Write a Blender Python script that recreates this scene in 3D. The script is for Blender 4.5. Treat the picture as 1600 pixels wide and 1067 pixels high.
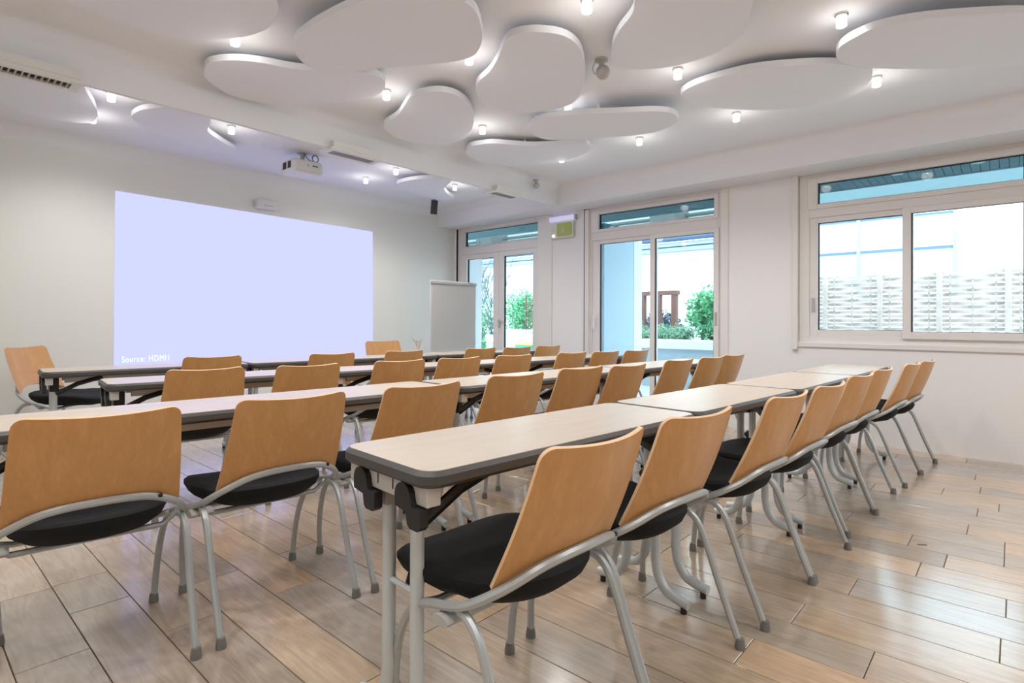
import bpy, bmesh, math, random
from mathutils import Vector, Matrix, Quaternion
R = math.radians
sc = bpy.context.scene
for o in list(bpy.data.objects): bpy.data.objects.remove(o)
C = sc.collection
random.seed(7)

# ------------------------------------------------------------ camera
H = 1.085
F_PX, SHIFT_Y = 881.81, 34.96
YAW, PITCH, ROLL = 0.8418, 0.0052, 0.005
cam_data = bpy.data.cameras.new('camera')
cam_data.sensor_width = 36.0
cam_data.lens = F_PX / 1600 * 36.0
cam_data.shift_y = -SHIFT_Y / 1600
cam_data.clip_start = 0.05
cam = bpy.data.objects.new('camera', cam_data); C.objects.link(cam)
fwd = Vector((math.sin(YAW) * math.cos(PITCH), math.cos(YAW) * math.cos(PITCH), math.sin(PITCH)))
right = Vector((math.cos(YAW), -math.sin(YAW), 0))
up = right.cross(fwd)
r2 = right * math.cos(ROLL) + up * math.sin(ROLL)
u2 = -right * math.sin(ROLL) + up * math.cos(ROLL)
cam.matrix_world = Matrix(((r2.x, u2.x, -fwd.x, 0), (r2.y, u2.y, -fwd.y, 0), (r2.z, u2.z, -fwd.z, H), (0, 0, 0, 1)))
sc.camera = cam

# ------------------------------------------------------------ world, sun, exposure
LAMP_W = 10.5
SKY = 4.2
world = bpy.data.worlds.new('world'); sc.world = world; world.use_nodes = True
wn = world.node_tree.nodes; wn['Background'].inputs[0].default_value = (0.87, 0.945, 1.0, 1)
wn['Background'].inputs[1].default_value = SKY
sc.view_settings.view_transform = 'Standard'
sc.view_settings.look = 'None'
sc.view_settings.exposure = 0.55
sc.view_settings.gamma = 1.0
sc.view_settings.use_curve_mapping = False

# ------------------------------------------------------------ materials
def lin(c):
    def f(v):
        v /= 255.0
        return v / 12.92 if v <= 0.04045 else ((v + 0.055) / 1.055) ** 2.4
    return (f(c[0]), f(c[1]), f(c[2]), 1)

def mat(name, rgb, rough=0.5, metal=0.0, emit=None, es=0.0, spec=0.5, bump=0.0, bscale=60.0, vary=0.0):
    m = bpy.data.materials.new(name); m.use_nodes = True
    n, l = m.node_tree.nodes, m.node_tree.links
    b = n['Principled BSDF']
    c = lin(rgb)
    b.inputs['Base Color'].default_value = c
    b.inputs['Roughness'].default_value = rough
    b.inputs['Metallic'].default_value = metal
    b.inputs['Specular IOR Level'].default_value = spec
    if emit is not None:
        b.inputs['Emission Color'].default_value = lin(emit)
        b.inputs['Emission Strength'].default_value = es
    if bump > 0 or vary > 0:
        tc = n.new('ShaderNodeTexCoord')
        nz = n.new('ShaderNodeTexNoise'); nz.inputs['Scale'].default_value = bscale; nz.inputs['Detail'].default_value = 4
        l.new(tc.outputs['Object'], nz.inputs['Vector'])
        if bump > 0:
            bp = n.new('ShaderNodeBump'); bp.inputs['Strength'].default_value = bump; bp.inputs['Distance'].default_value = 0.002
            l.new(nz.outputs['Fac'], bp.inputs['Height']); l.new(bp.outputs['Normal'], b.inputs['Normal'])
        if vary > 0:
            mx = n.new('ShaderNodeMixRGB'); mx.blend_type = 'MULTIPLY'; mx.inputs[0].default_value = vary
            mx.inputs[1].default_value = c
            l.new(nz.outputs['Fac'], mx.inputs[2]); l.new(mx.outputs[0], b.inputs['Base Color'])
    return m

def ramp(n, stops):
    r = n.new('ShaderNodeValToRGB'); e = r.color_ramp.elements
    e[0].position, e[0].color = stops[0][0], lin(stops[0][1])
    e[1].position, e[1].color = stops[-1][0], lin(stops[-1][1])
    for p, c in stops[1:-1]:
        x = e.new(p); x.color = lin(c)
    return r

def wood_mat(name, stops, stretch, rough=0.4, scale=1.0, coord='Object', per_object=0.0, wave=3.0, dist=0.8):
    """straight-grained veneer: stretched noise distorted into flames"""
    m = bpy.data.materials.new(name); m.use_nodes = True
    n, l = m.node_tree.nodes, m.node_tree.links
    b = n['Principled BSDF']; b.inputs['Roughness'].default_value = rough
    tc = n.new('ShaderNodeTexCoord'); mp = n.new('ShaderNodeMapping')
    mp.inputs['Scale'].default_value = stretch
    src = tc.outputs['Object']
    oi = n.new('ShaderNodeObjectInfo')
    add = n.new('ShaderNodeVectorMath'); add.operation = 'ADD'
    sca = n.new('ShaderNodeVectorMath'); sca.operation = 'SCALE'
    comb = n.new('ShaderNodeCombineXYZ')
    l.new(oi.outputs['Random'], comb.inputs[0]); l.new(oi.outputs['Random'], comb.inputs[1]); l.new(oi.outputs['Random'], comb.inputs[2])
    l.new(comb.outputs[0], sca.inputs[0]); sca.inputs['Scale'].default_value = 37.0
    l.new(src, add.inputs[0]); l.new(sca.outputs[0], add.inputs[1])
    l.new(add.outputs[0], mp.inputs['Vector'])
    n1 = n.new('ShaderNodeTexNoise'); n1.inputs['Scale'].default_value = 2.0 * scale; n1.inputs['Detail'].default_value = 6; n1.inputs['Distortion'].default_value = dist
    l.new(mp.outputs[0], n1.inputs['Vector'])
    mul = n.new('ShaderNodeMath'); mul.operation = 'MULTIPLY'; mul.inputs[1].default_value = wave
    frac = n.new('ShaderNodeMath'); frac.operation = 'PINGPONG'; frac.inputs[1].default_value = 0.5
    l.new(n1.outputs['Fac'], mul.inputs[0]); l.new(mul.outputs[0], frac.inputs[0])
    n2 = n.new('ShaderNodeTexNoise'); n2.inputs['Scale'].default_value = 14.0 * scale; n2.inputs['Detail'].default_value = 8
    l.new(mp.outputs[0], n2.inputs['Vector'])
    mx = n.new('ShaderNodeMath'); mx.operation = 'MULTIPLY_ADD'; mx.inputs[1].default_value = 0.7
    l.new(frac.outputs[0], mx.inputs[0])
    h = n.new('ShaderNodeMath'); h.operation = 'MULTIPLY'; h.inputs[1].default_value = 0.65
    l.new(n2.outputs['Fac'], h.inputs[0]); l.new(h.outputs[0], mx.inputs[2])
    r = ramp(n, stops); l.new(mx.outputs[0], r.inputs[0])
    out = r.outputs[0]
    if per_object > 0:
        r2_ = ramp(n, [(0.0, (214, 210, 206)), (0.2, (246, 222, 196)), (0.4, (214, 216, 222)), (0.6, (255, 228, 200)), (0.8, (232, 226, 220)), (1.0, (200, 190, 184))])
        l.new(oi.outputs['Random'], r2_.inputs[0])
        mm = n.new('ShaderNodeMixRGB'); mm.blend_type = 'MULTIPLY'; mm.inputs[0].default_value = per_object
        l.new(out, mm.inputs[1]); l.new(r2_.outputs[0], mm.inputs[2]); out = mm.outputs[0]
    l.new(out, b.inputs['Base Color'])
    bp = n.new('ShaderNodeBump'); bp.inputs['Strength'].default_value = 0.12; bp.inputs['Distance'].default_value = 0.001
    l.new(n2.outputs['Fac'], bp.inputs['Height']); l.new(bp.outputs['Normal'], b.inputs['Normal'])
    return m

def glass_mat(name, tint, refl=0.06, rough=0.0):
    m = bpy.data.materials.new(name); m.use_nodes = True
    n, l = m.node_tree.nodes, m.node_tree.links
    n.remove(n['Principled BSDF'])
    t = n.new('ShaderNodeBsdfTransparent'); t.inputs[0].default_value = tint
    g = n.new('ShaderNodeBsdfGlossy'); g.inputs['Roughness'].default_value = rough
    lw = n.new('ShaderNodeLayerWeight'); lw.inputs[0].default_value = 0.5
    pw = n.new('ShaderNodeMath'); pw.operation = 'POWER'; pw.inputs[1].default_value = 5.0
    fr = n.new('ShaderNodeMath'); fr.operation = 'MULTIPLY_ADD'; fr.inputs[1].default_value = 0.7; fr.inputs[2].default_value = 0.03
    l.new(lw.outputs['Facing'], pw.inputs[0]); l.new(pw.outputs[0], fr.inputs[0])
    mx = n.new('ShaderNodeMixShader')
    l.new(fr.outputs[0], mx.inputs[0]); l.new(t.outputs[0], mx.inputs[1]); l.new(g.outputs[0], mx.inputs[2])
    l.new(mx.outputs[0], n['Material Output'].inputs[0])
    return m

M = {}
M['wall'] = mat('wall_paint', (232, 232, 228), 0.75, bump=0.05, bscale=120)
M['wallw'] = mat('wall_paint_window_side', (238, 237, 238), 0.75, bump=0.05, bscale=120)
M['ceil'] = mat('ceiling_paint', (232, 233, 238), 0.8, bump=0.04, bscale=90)
M['panel'] = mat('acoustic_panel_white', (234, 236, 243), 0.7, bump=0.06, bscale=200)
M['frame'] = mat('window_frame_enamel', (230, 227, 226), 0.4, bump=0.01, bscale=50)
M['trimw'] = mat('white_pvc_trim', (232, 230, 226), 0.45)
M['gasket_gap'] = mat('black_gasket_and_gap_shadow', (24, 26, 30), 0.6)
M['glass'] = glass_mat('clear_glass', (0.93, 0.98, 0.98, 1))
M['glassT'] = glass_mat('tinted_transom_glass', (0.36, 0.47, 0.49, 1))
M['beech'] = wood_mat('beech_veneer', [(0.0, (190, 136, 80)), (0.45, (202, 149, 92)), (0.7, (209, 158, 103)), (1.0, (217, 171, 118))], (9.0, 9.0, 0.6), 0.36, 0.9, wave=2.0, dist=0.35)
M['beech_edge'] = mat('beech_ply_edge_highlight', (222, 184, 144), 0.5, bump=0.05, bscale=80)  # ply edge kept paler than the veneer to paint in its highlight
M['laminate'] = wood_mat('maple_laminate', [(0.0, (188, 172, 156)), (0.5, (196, 182, 167)), (1.0, (205, 192, 179))], (0.6, 6.0, 6.0), 0.32, 1.2)
M['edge'] = mat('grey_rubber_edge', (74, 72, 71), 0.45)
M['silver'] = mat('silver_lacquered_tube', (178, 181, 182), 0.36, 0.4, bump=0.03, bscale=300)
M['legs'] = mat('light_grey_powder_coat', (200, 206, 208), 0.4, 0.25)
M['rail'] = mat('pale_grey_rail', (196, 194, 190), 0.45, 0.1)
M['blackp'] = mat('black_plastic', (26, 26, 27), 0.45)
M['fabric'] = mat('black_seat_fabric', (26, 27, 28), 0.85, bump=0.5, bscale=500, spec=0.3)
M['foot'] = mat('grey_foot_cap', (120, 118, 114), 0.5)
M['plank'] = wood_mat('oak_floorboard', [(0.0, (170, 158, 144)), (0.35, (192, 180, 165)), (0.65, (206, 195, 181)), (1.0, (220, 210, 197))], (7.0, 0.8, 3.0), 0.26, 1.0, per_object=0.9, wave=5.0)
_pb = M['plank'].node_tree.nodes['Principled BSDF']; _pb.inputs['Coat Weight'].default_value = 0.85; _pb.inputs['Coat Roughness'].default_value = 0.16; _pb.inputs['Specular IOR Level'].default_value = 0.7
M['grout'] = mat('dark_floor_joint', (92, 72, 54), 0.8)
M['bulb'] = mat('glowing_lamp_glass', (255, 255, 250), 0.3, emit=(255, 250, 235), es=14.0)
M['lampglass'] = mat('frosted_lamp_glass', (240, 240, 240), 0.2, emit=(255, 250, 240), es=0.55)
M['chrome'] = mat('chrome', (205, 205, 205), 0.22, 0.9)
M['white'] = mat('white_plastic', (224, 224, 222), 0.45)
M['greyp'] = mat('grey_plastic', (178, 176, 172), 0.5)
M['grille'] = mat('dark_grille', (52, 50, 48), 0.6)
M['vent_slat'] = mat('vent_slat_grey', (176, 174, 170), 0.5)
M['speaker'] = mat('speaker_dark_grey', (66, 66, 68), 0.7, bump=0.4, bscale=300)
M['paper'] = mat('flipchart_paper', (244, 242, 240), 0.8, bump=0.15, bscale=8)
M['green_sign'] = mat('translucent_green_sign', (176, 190, 104), 0.4)
M['sign_plate'] = mat('clear_sign_plate', (214, 216, 204), 0.25)
M['lav'] = mat('emergency_light_cover', (214, 212, 240), 0.3, emit=(220, 218, 255), es=0.25)
M['red'] = mat('red_plastic', (190, 40, 44), 0.4)
M['slate'] = mat('blue_grey_soffit_board', (200, 202, 206), 0.6, vary=0.2, bscale=12)
M['render'] = mat('outside_white_render', (224, 230, 236), 0.9, vary=0.06, bscale=5)
M['fence'] = mat('whitewashed_woven_wood', (232, 220, 212), 0.85, vary=0.45, bscale=9)
M['terrace'] = mat('pale_terrace_tile', (160, 178, 188), 0.7, vary=0.1, bscale=6)
M['leaf'] = mat('laurel_leaf', (112, 196, 146), 0.45, vary=0.35, bscale=9)
M['leaf2'] = mat('lavender_leaf', (160, 210, 182), 0.7, vary=0.4, bscale=9)
M['bark'] = mat('grey_bark', (96, 112, 118), 0.9, bump=0.4, bscale=30)
M['brown'] = mat('brown_stained_timber', (118, 84, 78), 0.7, vary=0.3, bscale=10)
M['gutter'] = mat('zinc_gutter', (66, 92, 122), 0.6)
M['cornice'] = mat('shaded_blue_cornice', (150, 172, 190), 0.8)  # blue grey paints the shading lines of the cornice
M['mull'] = mat('pale_blue_mullion', (150, 178, 200), 0.7)
M['tile'] = mat('pale_roof_tile', (196, 176, 172), 0.8, vary=0.4, bscale=7)
M['bluebar'] = mat('pale_blue_glazing_bar', (84, 118, 150), 0.5)
M['panepale'] = mat('pale_opaque_pane', (186, 204, 222), 0.3)
M['soil'] = mat('planter_soil', (84, 74, 64), 0.95, bump=0.5, bscale=40)
M['teal'] = mat('teal_bin_plastic', (30, 160, 140), 0.5)
M['yellow'] = mat('yellow_lid', (226, 200, 90), 0.5)

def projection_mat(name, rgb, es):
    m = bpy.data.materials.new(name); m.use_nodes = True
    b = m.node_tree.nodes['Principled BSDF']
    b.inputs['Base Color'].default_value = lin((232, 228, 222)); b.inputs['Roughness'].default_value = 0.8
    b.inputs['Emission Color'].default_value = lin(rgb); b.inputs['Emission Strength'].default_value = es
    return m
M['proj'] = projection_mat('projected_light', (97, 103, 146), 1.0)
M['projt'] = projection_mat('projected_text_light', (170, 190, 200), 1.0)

# ------------------------------------------------------------ helpers
def link(name, bm, m, parent=None, smooth=False):
    me = bpy.data.meshes.new(name)
    bmesh.ops.recalc_face_normals(bm, faces=bm.faces)
    bm.to_mesh(me); bm.free()
    if isinstance(m, (list, tuple)):
        for q in m: me.materials.append(q)
    else: me.materials.append(m)
    if smooth:
        for p in me.polygons: p.use_smooth = True
        try: me.set_sharp_from_angle(angle=R(40))
        except Exception: pass
    o = bpy.data.objects.new(name, me); C.objects.link(o)
    if parent: o.parent = parent
    return o

def empty(name, loc=(0, 0, 0), rz=0.0):
    o = bpy.data.objects.new(name, None); C.objects.link(o)
    o.location = loc; o.rotation_euler = (0, 0, rz); o.empty_display_size = 0.05
    return o

def tag(o, label, cat, group=None, kind=None):
    o['label'] = label; o['category'] = cat
    if group: o['group'] = group
    if kind: o['kind'] = kind
    return o

def struct(o, label, cat='structure'):
    o['label'] = label; o['kind'] = 'structure'; o['category'] = cat
    return o

def box(bm, x0, x1, y0, y1, z0, z1, bev=0.0):
    vs = [bm.verts.new(p) for p in ((x0, y0, z0), (x1, y0, z0), (x1, y1, z0), (x0, y1, z0), (x0, y0, z1), (x1, y0, z1), (x1, y1, z1), (x0, y1, z1))]
    fs = [bm.faces.new([vs[i] for i in f]) for f in ((0, 3, 2, 1), (4, 5, 6, 7), (0, 1, 5, 4), (1, 2, 6, 5), (2, 3, 7, 6), (3, 0, 4, 7))]
    if bev > 0:
        es = list({e for f in fs for e in f.edges})
        bmesh.ops.bevel(bm, geom=es, offset=bev, segments=2, affect='EDGES', profile=0.5)
    return bm

def B(*a, **k):
    return box(bmesh.new(), *a, **k)

def spline(pts, n=8, closed=False):
    P = [Vector(p) for p in pts]; out = []
    N = len(P)
    rng = range(N) if closed else range(N - 1)
    for i in rng:
        if closed: a, b, c, d = P[(i - 1) % N], P[i], P[(i + 1) % N], P[(i + 2) % N]
        else:
            b, c = P[i], P[i + 1]
            a = P[i - 1] if i > 0 else b * 2 - c
            d = P[i + 2] if i + 2 < N else c * 2 - b
        for k in range(n):
            t = k / n
            out.append(0.5 * ((2 * b) + (c - a) * t + (2 * a - 5 * b + 4 * c - d) * t * t + (3 * b - a - 3 * c + d) * t ** 3))
    if not closed: out.append(P[-1])
    return out

def tube(bm, pts, r, seg=8, cap=True, closed=False, flat=1.0):
    pts = [Vector(p) for p in pts]
    N = len(pts); rings = []
    up = None
    for i, p in enumerate(pts):
        if closed: t = (pts[(i + 1) % N] - pts[i - 1]).normalized()
        else: t = (pts[min(i + 1, N - 1)] - pts[max(i - 1, 0)]).normalized()
        if up is None:
            up = Vector((0, 0, 1)) if abs(t.z) < 0.9 else Vector((1, 0, 0))
        s = t.cross(up).normalized(); up = s.cross(t).normalized()
        rr = r[i] if isinstance(r, (list, tuple)) else r
        rings.append([bm.verts.new(p + s * (rr * math.cos(2 * math.pi * k / seg)) + up * (rr * flat * math.sin(2 * math.pi * k / seg))) for k in range(seg)])
    M_ = N if closed else N - 1
    for i in range(M_):
        a, b = rings[i], rings[(i + 1) % N]
        for k in range(seg):
            bm.faces.new((a[k], a[(k + 1) % seg], b[(k + 1) % seg], b[k]))
    if cap and not closed:
        bm.faces.new(rings[0][::-1]); bm.faces.new(rings[-1])
    return bm

def prism(bm, outline, z0, z1, chamfer=0.0):
    """outline: list of (x, y); vertical extrusion with an optional small chamfer"""
    def ring(z, ins):
        out = []
        N = len(outline)
        for i, (x, y) in enumerate(outline):
            if ins:
                a = Vector(outline[i - 1]); b = Vector((x, y)); c = Vector(outline[(i + 1) % N])
                t = (c - a).normalized(); nn = Vector((t.y, -t.x)) * sgn
                out.append(bm.verts.new((x + nn.x * ins, y + nn.y * ins, z)))
            else: out.append(bm.verts.new((x, y, z)))
        return out
    A = sum(outline[i - 1][0] * outline[i][1] - outline[i][0] * outline[i - 1][1] for i in range(len(outline)))
    sgn = -1 if A > 0 else 1
    lv = [(z0, chamfer), (z0 + chamfer, 0), (z1 - chamfer, 0), (z1, chamfer)] if chamfer else [(z0, 0), (z1, 0)]
    rs = [ring(z, i) for z, i in lv]
    for a, b in zip(rs, rs[1:]):
        for k in range(len(a)):
            bm.faces.new((a[k], a[(k + 1) % len(a)], b[(k + 1) % len(a)], b[k]))
    bm.faces.new(rs[0][::-1]); bm.faces.new(rs[-1])
    return bm

def rrect(x0, x1, y0, y1, r, n=6):
    out = []
    for cx, cy, a0 in ((x1 - r, y1 - r, 0), (x0 + r, y1 - r, 90), (x0 + r, y0 + r, 180), (x1 - r, y0 + r, 270)):
        for k in range(n + 1):
            a = R(a0 + 90 * k / n); out.append((cx + r * math.cos(a), cy + r * math.sin(a)))
    return out

def lathe(bm, prof, seg=20, c=(0, 0)):
    rings = []
    for r, z in prof:
        if r < 1e-5: rings.append([bm.verts.new((c[0], c[1], z))])
        else: rings.append([bm.verts.new((c[0] + r * math.cos(2 * math.pi * k / seg), c[1] + r * math.sin(2 * math.pi * k / seg), z)) for k in range(seg)])
    for a, b in zip(rings, rings[1:]):
        for k in range(seg):
            k2 = (k + 1) % seg
            if len(a) == 1 and len(b) == 1: continue
            if len(a) == 1: bm.faces.new((a[0], b[k2], b[k]))
            elif len(b) == 1: bm.faces.new((a[k], a[k2], b[0]))
            else: bm.faces.new((a[k], a[k2], b[k2], b[k]))
    return bm

def dup(root, loc, rz, scale=1.0):
    r = root.copy(); C.objects.link(r); r.location = loc; r.rotation_euler = (0, 0, rz); r.scale = (scale,) * 3
    for ch in list(root.children):
        c = ch.copy(); C.objects.link(c); c.parent = r
        for g in list(ch.children):
            d = g.copy(); C.objects.link(d); d.parent = c
    return r

# ------------------------------------------------------------ room shell
XW, YF, ZC, ZS = 5.92, 6.465, 2.76, 2.505
XL, YB = -1.6, -3.0
fl = struct(link('floor', B(XL, XW + 0.12, YB, YF + 0.1, -0.12, -0.004), M['grout']), 'floor of wide oak-look boards with thin dark joints', 'floor')
PW = 0.1925
fixed = {-9: [2.284], -8: [2.602, 2.925], -7: [2.21], 0: [0.349], 1: [0.609], 2: [0.039, 1.25], 3: [0.502], 4: [0.028, 1.05], 5: [], 6: [0.241], 7: [0.04, 0.397], 8: [0.041]}
rp = random.Random(11)
def plank(x0, x1, y0, y1):
    g = 0.0016
    w, d = (x1 - x0) / 2 - g, (y1 - y0) / 2 - g
    bm = B(-w, w, -d, d, -0.006, 0.0)
    top = [e for e in bm.edges if all(abs(v.co.z) < 1e-6 for v in e.verts)]
    bmesh.ops.bevel(bm, geom=top, offset=0.0012, segments=1, affect='EDGES')
    o = link('plank', bm, M['plank'], fl)
    o.location = ((x0 + x1) / 2, (y0 + y1) / 2, 0)
k0 = -11
for k in range(k0, 21):
    x0 = 2.012 + PW * k; x1 = min(x0 + PW, XW)
    if x1 - x0 < 0.03: continue
    ys = sorted(fixed.get(k, []))
    start = -0.75
    cuts = [start]
    if ys:
        y = ys[0]
        back = []
        while y > start + 0.25:
            back.append(y); y -= rp.uniform(0.75, 1.2)
        cuts += back[::-1][:-1] if False else sorted(back)
        for v in ys[1:]: cuts.append(v)
    else:
        cuts.append(start + rp.uniform(0.3, 1.0))
    y = max(cuts)
    while True:
        y += rp.uniform(0.62, 1.15)
        if y > YF - 0.25: break
        cuts.append(y)
    cuts.append(YF)
    cuts = sorted(set(round(c, 3) for c in cuts))
    for a, b in zip(cuts, cuts[1:]): plank(x0, x1, a, b)
xe = 2.012 + PW * k0
bm = bmesh.new()   # boards outside the picture, joined
yy = YB
while yy < -0.75:
    x = XL
    while x < XW - 0.02:
        x2 = min(x + PW, XW); box(bm, x + .0016, x2 - .0016, yy + .0016, min(yy + 1.1, -0.75) - .0016, -0.006, 0); x = x2
    yy += 1.1
x = XL
while x < xe - 0.02:
    x2 = min(x + PW, xe); 
    y = -0.75
    while y < YF - .02:
        y2 = min(y + 1.15, YF); box(bm, x + .0016, x2 - .0016, y + .0016, y2 - .0016, -0.006, 0); y = y2
    x = x2
o = link('planks_beyond', bm, M['plank'], fl); o['kind'] = 'stuff'
o = link('floor_hatch_slot', prism(bmesh.new(), rrect(-0.022, 0.022, -0.006, 0.006, 0.0055, 4), 0.0, 0.0012), M['grout'], fl)
o.location = (3.36 + 0.06, 0.345, 0); o.rotation_euler = (0, 0, R(-55))

struct(link('ceiling', B(XL - .1, XW + 0.12, YB - .1, YF + 0.12, ZC, ZC + 0.1), M['ceil']), 'plain white ceiling above the floating panels', 'ceiling')
struct(link('wall_front', B(XL - .1, XW + 0.2, YF, YF + 0.12, -0.1, ZC), M['wall']), 'cream white front wall behind the projected image', 'wall')
struct(link('wall_left', B(XL - 0.12, XL, YB, YF, -0.1, ZC), M['wall']), 'white side wall to the left, outside the picture', 'wall')
struct(link('wall_back', B(XL - .1, XW + 0.2, YB - 0.12, YB, -0.1, ZC), M['wall']), 'white rear wall behind the viewpoint', 'wall')
# window wall: pieces around three openings; D1 y 4.80..6.41, D2 2.32..4.05, W3 -0.14..1.57
XO = 6.12
bm = bmesh.new()
W_FILL = (-2.70, -0.75); D1 = (4.80, 6.42); D2 = (2.32, 4.05); W3 = (-0.14, 1.57)  # the opening behind the viewpoint is added for fill daylight
XI = 5.90
box(bm, XI, XO, D1[1], YF, -0.1, ZC)
box(bm, XI, XO, D2[1], D1[0], -0.1, ZC)
box(bm, XI, XO, W3[1], D2[0], -0.1, ZC)
box(bm, XI, XO, W3[0], W3[1], -0.1, 0.895)
box(bm, XI, XO, W_FILL[1], W3[0], -0.1, ZC); box(bm, XI, XO, YB, W_FILL[0], -0.1, ZC); box(bm, XI, XO, W_FILL[0], W_FILL[1], -0.1, 0.895)
for a, b in (D1, D2, W3, W_FILL): box(bm, XI, XO, a, b, ZS, ZC)
struct(link('wall_right', bm, M['wallw']), 'white wall with the garden doors and long window', 'wall')

def profile_y(pts, y0, y1):
    bm = bmesh.new()
    a = [bm.verts.new((x, y0, z)) for x, z in pts]; b = [bm.verts.new((x, y1, z)) for x, z in pts]
    for i in range(len(pts)):
        j = (i + 1) % len(pts); bm.faces.new((a[i], a[j], b[j], b[i]))
    bm.faces.new(a[::-1]); bm.faces.new(b); return bm
rc = 0.09
cove = [(5.53 - rc + rc * math.sin(R(t)), ZC - rc + rc * math.cos(R(t)) + 0.0) for t in range(0, 91, 10)]
# concave fillet between ceiling and drop face
cove = [(5.53 - rc + rc * math.sin(R(t)), (ZC - rc) + rc * math.cos(R(t))) for t in range(0, 91, 10)]
cove = [(x, z) for x, z in cove]
o = link('trim_1', profile_y([(5.53 - rc - 0.001, ZC + 0.02)] + [(5.53 - rc, ZC)] + cove[1:] + [(5.53, ZS), (XI, ZS), (XI, ZC + 0.02)], YB, YF), M['ceil'], smooth=True)
struct(o, 'dropped ceiling beam running above the windows', 'beam')
def profile_x(pts, x0, x1):
    bm = bmesh.new()
    a = [bm.verts.new((x0, y, z)) for y, z in pts]; b = [bm.verts.new((x1, y, z)) for y, z in pts]
    for i in range(len(pts)):
        j = (i + 1) % len(pts); bm.faces.new((a[i], a[j], b[j], b[i]))
    bm.faces.new(a[::-1]); bm.faces.new(b); return bm
cv = [(4.19 - rc + rc * math.sin(R(t)), (ZC - rc) + rc * math.cos(R(t))) for t in range(0, 91, 10)]
o = link('trim_2', profile_x([(4.19 - rc - 0.001, ZC + 0.02), (4.19 - rc, ZC)] + cv[1:] + [(4.19, ZS), (4.225, ZS), (4.225, ZC + 0.02)], XL, 5.53), M['ceil'], smooth=True)
struct(o, 'dropped ceiling beam crossing the room in front of the projector', 'beam')
rf = 0.12
fp = [(YF + 0.01, ZC + 0.01), (YF - rf, ZC + 0.001)] + [(YF - rf + rf * math.sin(R(t)), (ZC - rf) + rf * math.cos(R(t))) for t in range(10, 91, 10)] + [(YF + 0.01, ZC - rf)]
struct(link('trim_3', profile_x(fp, XL, 5.53), M['ceil'], smooth=True), 'soft rounded cove between front wall and ceiling', 'cove')

# ------------------------------------------------------------ windows
def rect_frame(bm, x0, x1, ya, yb, za, zb, wl, wr, wt, wb, bev=0.003):
    """frame in the yz plane: y from ya (right) to yb (left), open middle"""
    box(bm, x0, x1, ya, ya + wr, za, zb, bev); box(bm, x0, x1, yb - wl, yb, za, zb, bev)
    if wt: box(bm, x0, x1, ya + wr, yb - wl, zb - wt, zb, bev)
    if wb: box(bm, x0, x1, ya + wr, yb - wl, za, za + wb, bev)
def pane(root, ya, yb, za, zb, x, m, gask=0.006):
    g = link('pane', B(x, x + 0.012, ya, yb, za, zb), m, root)
    bm = bmesh.new(); rect_frame(bm, x - 0.006, x + 0.018, ya - 0.001, yb + 0.001, za - 0.001, zb + 0.001, gask + .004, gask, gask, gask, 0)
    link('pane_gasket', bm, M['gasket_gap'], g)

# door_1: pair of glazed garden doors in the corner
d1 = struct(empty('door_1', (XW, 5.6, 0)), 'pair of white glazed garden doors beside the front wall', 'door')
def P(o, root):   # keep world placement under a moved empty
    o.parent = root; o.location = o.location - root.location; return o
def addp(root, name, bm, m, smooth=False):
    o = link(name, bm, m, None, smooth); o.parent = root; o.location = -root.location; return o
def addpane(root, ya, yb, za, zb, x, m):
    g = addp(root, 'pane', B(x, x + 0.012, ya, yb, za, zb), m)
    bm = bmesh.new(); rect_frame(bm, x - 0.008, x + 0.02, ya - 0.004, yb + 0.004, za - 0.004, zb + 0.004, .012, .007, .007, .007, 0)
    link('pane_gasket', bm, M['gasket_gap'], g)
x0, x1 = 5.92, 5.985
bm = bmesh.new(); rect_frame(bm, x0, x1, 4.78, 6.41, 0.0, ZS, 0.10, 0.03, 0.05, 0.04)
box(bm, x0, x1, 4.81, 6.31, 2.095, 2.215, .003)
addp(d1, 'frame', bm, M['frame'])
addp(d1, 'gap_shadow_strip', B(5.899, 5.94, 6.408, 6.421, 0, ZS), M['gasket_gap'])  # black strip paints the shadow in the gap beside the frame
bm = bmesh.new(); rect_frame(bm, x0 + .01, x1 - .01, 4.81, 6.31, 2.215, 2.455, 0.05, 0.004, 0.012, 0.01)
tr = addp(d1, 'transom_frame', bm, M['frame'])
addpane(d1, 4.815, 6.258, 2.225, 2.442, 5.96, M['glassT'])
for nm, ya, yb, ga, gb in (('a', 5.55, 6.30, 5.645, 6.205), ('b', 4.815, 5.54, 4.90, 5.45)):
    bm = bmesh.new(); rect_frame(bm, x0 - .012, x1 - .02, ya, yb, 0.03, 2.092, yb - gb, ga - ya, 0.065, 0.10)
    addp(d1, 'door_leaf', bm, M['frame']); addpane(d1, ga, gb, 0.13, 2.027, 5.945, M['glass'])
bm = bmesh.new(); box(bm, 5.885, 5.91, 5.50, 5.525, 1.0, 1.12, .003); box(bm, 5.865, 5.885, 5.41, 5.52, 1.085, 1.10, .003)
addp(d1, 'handle', bm, M['chrome'])
addp(d1, 'meeting_bar', B(5.895, 5.915, 5.53, 5.56, 0.04, 2.085, .004), M['frame'])

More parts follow.
